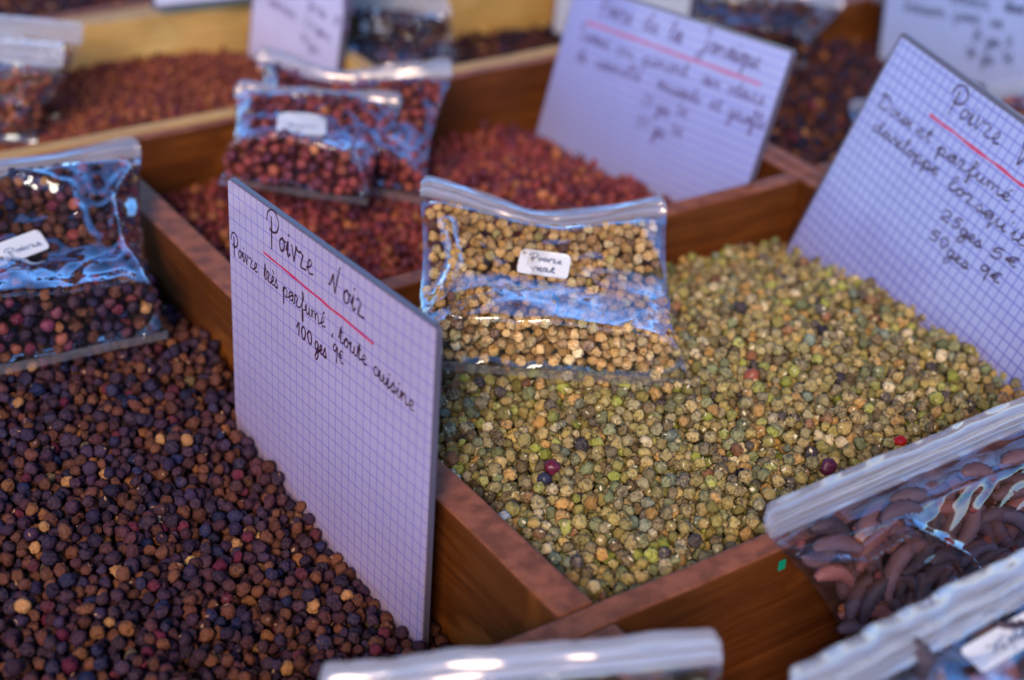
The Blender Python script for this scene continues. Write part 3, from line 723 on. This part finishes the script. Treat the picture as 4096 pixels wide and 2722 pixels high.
# card 5: top right
bl = ptx(876, 63, 2.365); e5 = (ptx(992, 90, 2.375)-bl).normalized(); ev5 = Vector((-.10, -.08, -.99)); ev5 = (ev5-e5*ev5.dot(e5)).normalized()
k5 = Card(bl-ev5*.42*H, e5, ev5, .50*H, .42*H)
r5 = k5.build('pale blue price card at the top right corner behind the squared card', paper_mat('blue_paper_b', (.44, .52, .84), (.5, .55, .85), .0004, (.005, .008), False))
def c5(x, y): return ((3440+x/3.598)/4, y/3.598/4)
k5.write(r5, [('boisson', c5(640, 150), c5(1240, 260)), ('pour', c5(1350, 290), c5(1760, 350)), ('une', c5(1880, 380), c5(2060, 420)), ('odeur', c5(1300, 40), c5(1880, 130)), ('douce', c5(2080, 150), c5(2380, 220)),
    ('25', c5(1620, 580), c5(1740, 610)), ('ges', c5(1810, 650), c5(2010, 690)), ('3\u20ac', c5(2080, 650), c5(2200, 690)),
    ('50', c5(1530, 820), c5(1660, 850)), ('ges', c5(1740, 900), c5(1930, 940)), ('5\u20ac', c5(2030, 880), c5(2200, 930))], .0045, .0012, M_INKB, seed=41)
# card 6: far top left
k6 = Card(pt(152, 10, .02)+Vector((0, 0, .3*H)), Vector((1, -.12, 0)), Vector((0, 0, -1)), .45*H, .3*H)
k6.build('pale price card edge at the very top left above the golden plank', paper_mat('blue_paper_c', (.7, .72, .85), (.5, .5, .8), .0005, (.005, .005)))

# ------------------------------------------------------------------ clear zip bags
class Bag:
    """ZL ZR BR BL: the four corners of the filled part; the zip strip runs on above ZL-ZR"""
    def __init__(s, ZL, ZR, BR, BL, T, seed, sag=0., crz=.0003, dip=0., du=.5, folds=()):
        s.folds = folds
        s.crz = crz; s.dip = dip; s.du = du
        s.c = (ZL, ZR, BR, BL); s.T = T; s.seed = seed; s.sag = sag
        s.n = (ZR-ZL).cross(BL-ZL)+(BR-BL).cross(BR-ZR); s.n.normalize()
        if s.n.dot(Vector((0, 0, H))-ZL) < 0: s.n = -s.n
    def base(s, u, v):
        a, b, c, d = s.c; p = (a*(1-u)+b*u)*(1-v)+(d*(1-u)+c*u)*v
        # sides drawn in where the filling pulls the film
        pin = .035*math.sin(math.pi*v)*(1 if u > .5 else -1)*abs(2*u-1)**3
        p = p-(b-a)*pin
        if s.dip:
            k = u/s.du if u < s.du else (1-u)/(1-s.du)
            p = p+((d-a)*(1-u)+(c-b)*u).normalized()*(s.dip*(3*k*k-2*k**3)*(1-v)**2)
        return p-s.n*(s.sag*(1-v)*math.sin(math.pi*u))
    def thick(s, u, v):
        # steep under the zip, a flatter step where the filling has slumped, then down to the seal
        w_ = v+.07*noise.noise(Vector((u*3.1, s.seed, 1.7)))+.03*noise.noise(Vector((u*8, s.seed, 9.7)))
        K = ((-.3, .0), (0, .0), (.05, .50), (.50, .45), (.54, .49), (.87, 1.20), (.905, 1.14), (1.0, .0), (1.3, 0))
        t = 0
        for (a, b), (c, d) in zip(K, K[1:]):
            if a <= w_ <= c: t = b+(d-b)*(w_-a)/(c-a)
        e = max(0, 1-abs(2*u-1)**3.4)**.7
        return s.T*e*t*min(1, max(0, (1-v)*9))*min(1, v*14)
    def crumple(s, u, v):
        q = Vector((u*2.6+s.seed*3.7, v*2.1+s.seed, s.seed*.37))
        r1_ = 1-abs(noise.noise(q))*2.4; q2 = Vector((u*6+s.seed, v*4+v*u*2, 5.1)); r2_ = 1-abs(noise.noise(q2))*2.2
        fo = 0
        for P_, amp, wd in s.folds:                 # sharp creases standing up from the film
            for (a, b), (c, d) in zip(P_, P_[1:]):
                L2 = (c-a)**2+(d-b)**2; t = max(0, min(1, ((u-a)*(c-a)+(v-b)*(d-b))/L2)); dd = math.hypot(u-a-t*(c-a), v-b-t*(d-b))
                fo = max(fo, amp*max(0, 1-dd/wd)**1.5)
        e = min(1, 8*u, 8*(1-u), 8*v+.15, 8*(1-v)+.1)
        r3_ = 1-abs(noise.noise(Vector((u*11+v*5, v*9-u*3, s.seed*2))))*3
        return fo+s.T*e*(.10*r1_+.045*r2_+.018*r3_)+s.T*.10*(1-e)*noise.noise(q*4)
    def front(s, u, v, off=0): return s.base(u, v)+s.n*(s.thick(u, v)*.85+s.crumple(u, v)+off)
    def back(s, u, v): return s.base(u, v)-s.n*(s.thick(u, v)*.25+.0004)
    def uv(s, px, py):
        u = v = .5
        for _ in range(30):
            x, y, _d = proj(s.front(u, v)); e = 1e-3
            xa, ya, _d = proj(s.front(u+e, v)); xb, yb, _d = proj(s.front(u, v+e))
            J = Matrix((((xa-x)/e, (xb-x)/e), ((ya-y)/e, (yb-y)/e)))
            try: dq = J.inverted() @ Vector((px-x, py-y))
            except ValueError: break
            u += max(-.1, min(.1, dq.x)); v += max(-.1, min(.1, dq.y))
        return u, v
    def build(s, label, cat='zip bag', zh=.011, lip=None, nu=70, nv=52, film=None, group='small clear zip bags of spice'):
        film = film or M_FILM
        root = empty('zip_bag', (s.c[2]+s.c[3])/2, label, cat, group); s.root = root
        vs, fs = [], []
        for j in range(nv+1):
            for i in range(nu+1): vs.append(s.front(i/nu, j/nv))
        for j in range(nv):
            for i in range(nu): a = j*(nu+1)+i; fs.append((a, a+1, a+nu+2, a+nu+1))
        child('front_film', mesh_from('front_film', vs, fs), film, root)
        vs, fs = [], []
        for j in range(21):
            for i in range(25): vs.append(s.back(i/24, j/20))
        for j in range(20):
            for i in range(24): a = j*25+i; fs.append((a, a+1, a+26, a+25))
        child('back_film', mesh_from('back_film', vs, fs), film, root)
        # zip strip with two pressed ribs
        up = ((s.c[0]+s.c[1])-(s.c[2]+s.c[3])).normalized()
        if lip: up = lip.normalized()
        prof = [(0, .0006), (.12, .0009), (.22, .0010), (.27, .0022), (.33, .0023), (.38, .0010), (.50, .0011), (.55, .0021), (.61, .0020), (.66, .0008), (.85, .0006), (1, .0005)]
        n = 110; vs, fs = [], []; m_ = len(prof)
        for side in (1, -1):
            b0 = len(vs)
            for i in range(n+1):
                u = i/n; P0 = s.base(u, 0)+s.n*(.0006+s.T*.05*noise.noise(Vector((u*3, s.seed, 0))))
                for t, h in prof:
                    wob = s.n*(.0026*t*noise.noise(Vector((u*5+s.seed, t*1.2, 2)))+s.crz*(.3+t)*(1-abs(noise.noise(Vector((u*9+t*2.5+s.seed, t*1.2, 5))))*3))-up*(zh*.35*max(0, abs(2*u-1)-.96)/.04*t)
                    vs.append(P0+up*(zh*t)+s.n*(h*side)+wob)
            for i in range(n):
                for k in range(m_-1): a = b0+i*m_+k; fs.append((a, a+1, a+m_+1, a+m_))
        child('zip_strip', mesh_from('zip_strip', vs, fs), M_ZIP, root)
        # heat seal at the bottom with fine crimps
        dn = ((s.c[2]+s.c[3])-(s.c[0]+s.c[1])).normalized(); vs, fs = [], []; n = 160
        for i in range(n+1):
            u = i/n; P0 = s.base(u, 1)+s.n*.0004
            for k in range(4):
                vs.append(P0+dn*(.0045*k/3)+s.n*(.0010*noise.noise(Vector((u*4, s.seed, k*.4)))+.00018*(i % 2)))
        for i in range(n):
            for k in range(3): a = i*4+k; fs.append((a, a+1, a+5, a+4))
        child('bottom_seal', mesh_from('bottom_seal', vs, fs), M_SEAM, root)
        return root
    def fill(s, n, r, sources, name, label, cat='peppercorns', vmin=.03, vmax=.985, ind=None):
        pts = []; G = {}
        a, b, c, d = s.c; Lx = ((b-a).length+(c-d).length)/2; Ly = ((d-a).length+(c-b).length)/2
        tries = 0
        while tries < n*6 and len(pts) < n:
            tries += 1
            u = random.uniform(.02, .98); v = random.uniform(vmin, vmax); rr = r*random.uniform(.86, 1.12)
            top = s.thick(u, v)*.85+s.crumple(u, v)-rr*1.05
            lo = -s.thick(u, v)*.2+rr*.6
            if top < rr*.2: continue
            h = top if random.random() < .6 else random.uniform(min(lo, top), top)
            p = s.base(u, v)+s.n*h; key = (int(p.x//.006), int(p.y//.006), int(p.z//.006)); ok = True
            for i in (-1, 0, 1):
                for j in (-1, 0, 1):
                    for k in (-1, 0, 1):
                        for q in G.get((key[0]+i, key[1]+j, key[2]+k), ()):
                            if (q-p).length_squared < (1.62*r)**2: ok = False
            if ok: G.setdefault(key, []).append(p); pts.append((p.x, p.y, p.z, rr))
        if isinstance(sources[0], bpy.types.Mesh):
            # the grains nearest the front film are objects of their own
            meshes = sources; pts.sort(key=lambda p: -(Vector(p[:3])-s.c[3]).dot(s.n)+.0005*random.random()); sel = pts[:ind[0]]; pts = pts[ind[0]:]; src = []
            for k, p in enumerate(sel):
                o = link(ind[1], meshes[k % len(meshes)]); o.location = p[:3]; o.scale = (p[3],)*3; o.rotation_euler = [random.uniform(0, 6.283) for _ in range(3)]
                tag(o, ind[2], 'peppercorn', ind[3])
                if k < len(meshes): src.append(o)
            sources = src
        return stuff_cloud(name, pts, sources, label, cat)
    def sticker(s, corners, lines, rot=False, xh=.0017):
        """corners: four pixels TL TR BR BL of the sticker"""
        uvs = [Vector(s.uv(*q)) for q in corners]
        def q(a, b): return (uvs[0]*(1-a)+uvs[1]*a)*(1-b)+(uvs[3]*(1-a)+uvs[2]*a)*b
        P4 = [s.front(*t) for t in uvs]; cc = sum(P4, Vector())/4
        e1 = ((P4[1]+P4[2])-(P4[0]+P4[3])); e2 = ((P4[3]+P4[2])-(P4[0]+P4[1])); nn = e1.cross(e2).normalized()
        if nn.dot(s.n) < 0: nn = -nn
        W_, H_ = e1.length/2, e2.length/2; e1.normalize(); e2 = e2-e1*(e2.dot(e1)*.6); e2.normalize()
        cc = cc+nn*.0012
        def P(x, y, o=0): return cc+e1*(x-W_/2)+e2*(y-H_/2)+nn*(o-.0012*((x/W_-.5)*2)**2)
        rad = .18*H_; o = []
        for cx, cy, st in ((W_-rad, rad, -90), (W_-rad, H_-rad, 0), (rad, H_-rad, 90), (rad, rad, 180)):
            for k in range(5):
                t = math.radians(st+k*22.5); o.append((cx+rad*math.cos(t), cy+rad*math.sin(t)))
        n = len(o); vs = [P(x, y, .0002) for x, y in o]+[P(x, y, 0) for x, y in o]
        fs = [tuple(range(n)), tuple(range(2*n-1, n-1, -1))]+[(i, n+i, n+(i+1) % n, (i+1) % n) for i in range(n)]
        st = child('label_sticker', mesh_from('label_sticker', vs, fs, sm=False), M_LABEL, s.root)
        vs, fs = [], []; rs = random.Random(int(s.seed*10))
        for (word, x0, y0, x1) in lines:
            L, ll = word_lines(word, rs); sx = (x1-x0)*W_/L
            for l in ll:
                p3 = []
                for x, y in l:
                    X = x0*W_+x*sx; Y = y0*H_-y*xh
                    if rot: X, Y = W_-X, H_-Y
                    p3.append(P(X, Y, .0005))
                ribbon(vs, fs, p3, nn, .00042)
        if vs:
            h = link('handwriting', mesh_from('handwriting', vs, fs, sm=False), M_INKB); h.parent = st

# green pepper bag in the centre
b = Bag(pt(420, 197, .125), pt(666, 217, .095), pt(690, 381, -.005), pt(405, 359, .010),   .019, 1.3, .004, dip=.010, du=.55, folds=(([(.05, .78), (.28, .62), (.30, .68), (.12, .90)], .0035, .022), ([(.1, .2), (.14, .45), (.08, .7)], .004, .04), ([(.72, .95), (.86, .72)], .003, .02)))
b.build('bag of dried green pepper with white sticker, propped on the divider', zh=.0115)
b.fill(2300, .0025, MT_, 'bagged_green_pepper', 'tan peppercorns packed deep inside the central clear bag', ind=(300, 'bagged_peppercorn', 'tan peppercorn pressed against the film of the central clear bag', 'tan peppercorns against the film of the central bag'))
b.sticker([(521, 249), (571, 256), (568, 280), (516, 273)], [('Poivre', .2, .48, .85), ('vert', .25, .88, .75)])
# black pepper bag on the left
b = Bag(pt(-150, 214, .08), pt(141, 158, .07), pt(167, 331, -.052), pt(-150, 398, -.055), .032, 2.1, folds=(([(.97, .97), (.88, .6), (.86, .3), (.95, .12)], .005, .06), ([(.52, .05), (.70, .22), (.76, .5)], .004, .05)))
b.build('bag at the left edge full of dark pepper with a slanted white sticker', zh=.013)
b.fill(1300, .0028, src_b[:7]+src_r[:1], 'bagged_black_pepper', 'dark and red brown peppercorns inside the clear bag at the left edge')
b.sticker([(-28, 256), (44, 229), (45, 249), (-28, 276)], [('Poivre', .42, .75, .92)])
# red berry bags
b4 = Bag(pt(256, 62, .07), pt(452, 78, .07), pt(425, 198, -.055), pt(262, 165, -.055), .028, 3.3, .004, dip=.010, du=.38)
b4.build('rear bag of red brown berries with a dipping zip, partly hidden by its neighbour', zh=.012)
b4.fill(800, .0030, src_r, 'bagged_red_berries', 'red brown berries inside the rear of the two central bags')
b3 = Bag(pt(234, 96, .055), pt(400, 108, .055), pt(368, 200, -.015), pt(221, 178, -.015), .026, 4.2, dip=.002)
b3.build('front bag of red brown berries with white sticker, behind the front card', zh=.011)
b3.fill(800, .0030, src_r, 'bagged_red_berries', 'red brown berries inside the front of the two central bags')
b4.sticker([(301, 97), (343, 101), (334, 114), (308, 110)], [])
b3.sticker([(281, 114), (330, 117), (322, 137), (273, 133)], [('Baies', .2, .7, .8)])
# two bags at the far left
b = Bag(pt(-60, 30, .04), pt(82, 44, .04), pt(60, 115, -.08), pt(-60, 115, -.08), .014, 5.5)
b.build('farther of two small bags lying on the rusty grains at the left edge', zh=.012)
b.fill(300, .0024, src_c, 'bagged_rust_crumbs', 'rusty grains inside the farther bag at the left edge')
b = Bag(pt(-80, 55, .06), pt(62, 68, .06), pt(38, 135, -.06), pt(-80, 135, -.06), .015, 6.4)
b.build('nearer of two small bags lying on the rusty grains at the left edge', zh=.014)
b.fill(300, .0024, src_c, 'bagged_rust_crumbs', 'rusty grains inside the nearer bag at the left edge')
# top centre bag
b = Bag(pt(330, 4, .0), pt(452, 15, .0), pt(462, 62, -.10), pt(345, 62, -.10), .030, 7.7)
b.build('small bag of dark pepper at the top centre beside the lilac card', zh=.014)
b.fill(350, .0029, src_b, 'bagged_black_pepper', 'dark peppercorns inside the small bag at the top centre')
b.sticker([(362, 9), (393, 12), (390, 32), (360, 30)], [])
# bag behind the ruled card
b = Bag(pt(640, 0, .02), pt(842, 10, .02), pt(808, 62, -.06), pt(640, 56, -.06), .030, 8.1)
b.build('bag of dark pepper lying behind the top edge of the ruled card', zh=.014)
b.fill(350, .0029, src_b, 'bagged_black_pepper', 'dark peppercorns inside the bag behind the ruled card')
# bag behind the squared card
b = Bag(pt(985, 103, .0), pt(1090, 84, .0), pt(1090, 150, -.08), pt(1000, 150, -.08), .015, 9.4)
b.build('small bag peeping out behind the squared card at the right edge', zh=.012)
b.fill(200, .0029, src_r, 'bagged_red_berries', 'dark red berries inside the small bag at the right edge')
b = Bag(pt(850, 112, -.06), pt(905, 105, -.06), pt(905, 150, -.09), pt(858, 150, -.09), .010, 9.9)
b.build('bag whose pale corner peeps out left of the squared card', zh=.010)

# long pepper pods
def pod_mesh(seed, mat):
    rs = random.Random(seed); L = rs.uniform(.018, .032); bend = rs.uniform(.2, 2.0); n = 30; m_ = 12; vs, fs = [], []
    for i in range(n+1):
        t = i/n; a = bend*(t-.5); Rr = L/max(bend, .05)
        c = Vector((Rr*math.sin(a), Rr*(math.cos(a)-1), 0)); tan = Vector((math.cos(a), -math.sin(a), 0)); nr = Vector((-tan.y, tan.x, 0))
        rad = .0036*(math.sin(math.pi*min(.97, max(.04, t)))**.4)*(1-.25*t)
        for k in range(m_):
            f = k/m_*6.283; q = rad*(1+.10*math.sin(i*1.9+k*2.1+seed)+.16*noise.noise(Vector((k*1.3, i*.45, seed)))+.07*math.cos(i*2.4-k*2.1))
            vs.append(c+nr*(math.cos(f)*q)+Vector((0, 0, math.sin(f)*q)))
    for i in range(n):
        for k in range(m_): fs.append((i*m_+k, i*m_+(k+1) % m_, (i+1)*m_+(k+1) % m_, (i+1)*m_+k))
    fs.append(tuple(range(m_-1, -1, -1))); fs.append(tuple(n*m_+k for k in range(m_)))
    me = mesh_from('long_pepper_pod', vs, fs); me.materials.append(mat); return me
PODS = [pod_mesh(i, M_TWIG) for i in range(9)]
def fill_pods(b, n, label, group, step=.0085):
    pts = []; k = 0
    for t in range(n*12):
        if k >= n: break
        u = random.uniform(.05, .95); v = random.uniform(.06, .97)
        h = random.uniform(.0, .45 if b.c[0].y < .26 else .8)*b.thick(u, v)
        p = b.base(u, v)+b.n*h
        if any((p-q).length < step*.75 for q in pts): continue
        pts.append(p); o = link('long_pepper_pod', PODS[k % len(PODS)]); tag(o, label, 'pepper pod', group)
        X = (b.c[1]-b.c[0]).normalized(); Z = b.n; Y = Z.cross(X); X = Y.cross(Z)
        rm = Matrix((X, Y, Z)).transposed() @ Euler((random.uniform(-.2, .2), random.uniform(-.2, .2), random.choice((random.uniform(0, 6.28), .6, -.5)))).to_matrix()
        o.matrix_world = Matrix.Translation(p) @ rm.to_4x4(); k += 1
# front bag 1 of long pepper leaning on the front divider
b8 = Bag(pt(770, 538, .045), pt(1120, 386, .045), pt(1180, 610, -.19), pt(862, 690, -.20), .022, 10.3, 0, .0005, folds=(([(.02, .13), (.12, .19), (.26, .12), (.36, .34), (.40, .62), (.33, .85)], .0085, .024), ([(.70, .05), (.72, .4)], .004, .02), ([(.26, .12), (.2, .5)], .003, .03)))
b8.build('bag of dark curved pepper pods leaning on the front divider at the right', zh=.013, nu=150, nv=110)
fill_pods(b8, 160, 'dark wrinkled pepper pod inside the bag leaning on the front divider', 'pepper pods in the bag leaning on the divider')
b8.fill(30, .0020, src_c, 'bagged_twig_crumbs', 'small orange brown crumbs among the pods in the leaning bag', 'crumbs')
# front bag 2
b9 = Bag(pt(800, 722, .06), pt(1110, 556, .06), pt(1180, 800, -.14), pt(880, 900, -.14), .020, 11.8, 0, .0010, folds=(([(.0, .1), (.3, .06), (.5, .2), (.8, .15)], .005, .05), ([(.5, .2), (.45, .6)], .005, .04), ([(.75, .3), (.9, .8)], .006, .05)))
b9.build('nearest bag at the lower right corner with an upside down label under its zip', zh=.0165, nu=90, nv=70)
fill_pods(b9, 60, 'dark wrinkled pod inside the nearest bag at the lower right corner', 'pods in the nearest right bag')
b9.sticker([(957, 655), (1060, 590), (1074, 622), (985, 668)], [('noix', .3, .6, .85)], rot=True, xh=.0035)
# front bag 3, bottom centre
b10 = Bag(pt(325, 700, .03), pt(722, 662, .06), pt(760, 820, -.14), pt(330, 860, -.14), .018, 12.9)
b10.build('bag with a rounded milky zip crossing the bottom edge of the picture', zh=.0135)
b10.fill(500, .0030, src_g, 'bagged_green_pepper', 'pale peppercorns inside the bag at the bottom edge', vmin=.1)
# tiny green scrap on the front divider
g_ = link('green_scrap', box_bm(-.0015, .0015, -.0003, .0003, -.002, .002, .0002), flat_mat('green_plastic', (.0, .28, .16), .4)); g_.location = pt(782, 565, -.03)
g_.location = pty(782, 565, .9065); tag(g_, 'tiny green plastic scrap stuck to the front divider', 'scrap')

scene.render.engine = 'CYCLES'
scene.cycles.transparent_max_bounces = 16
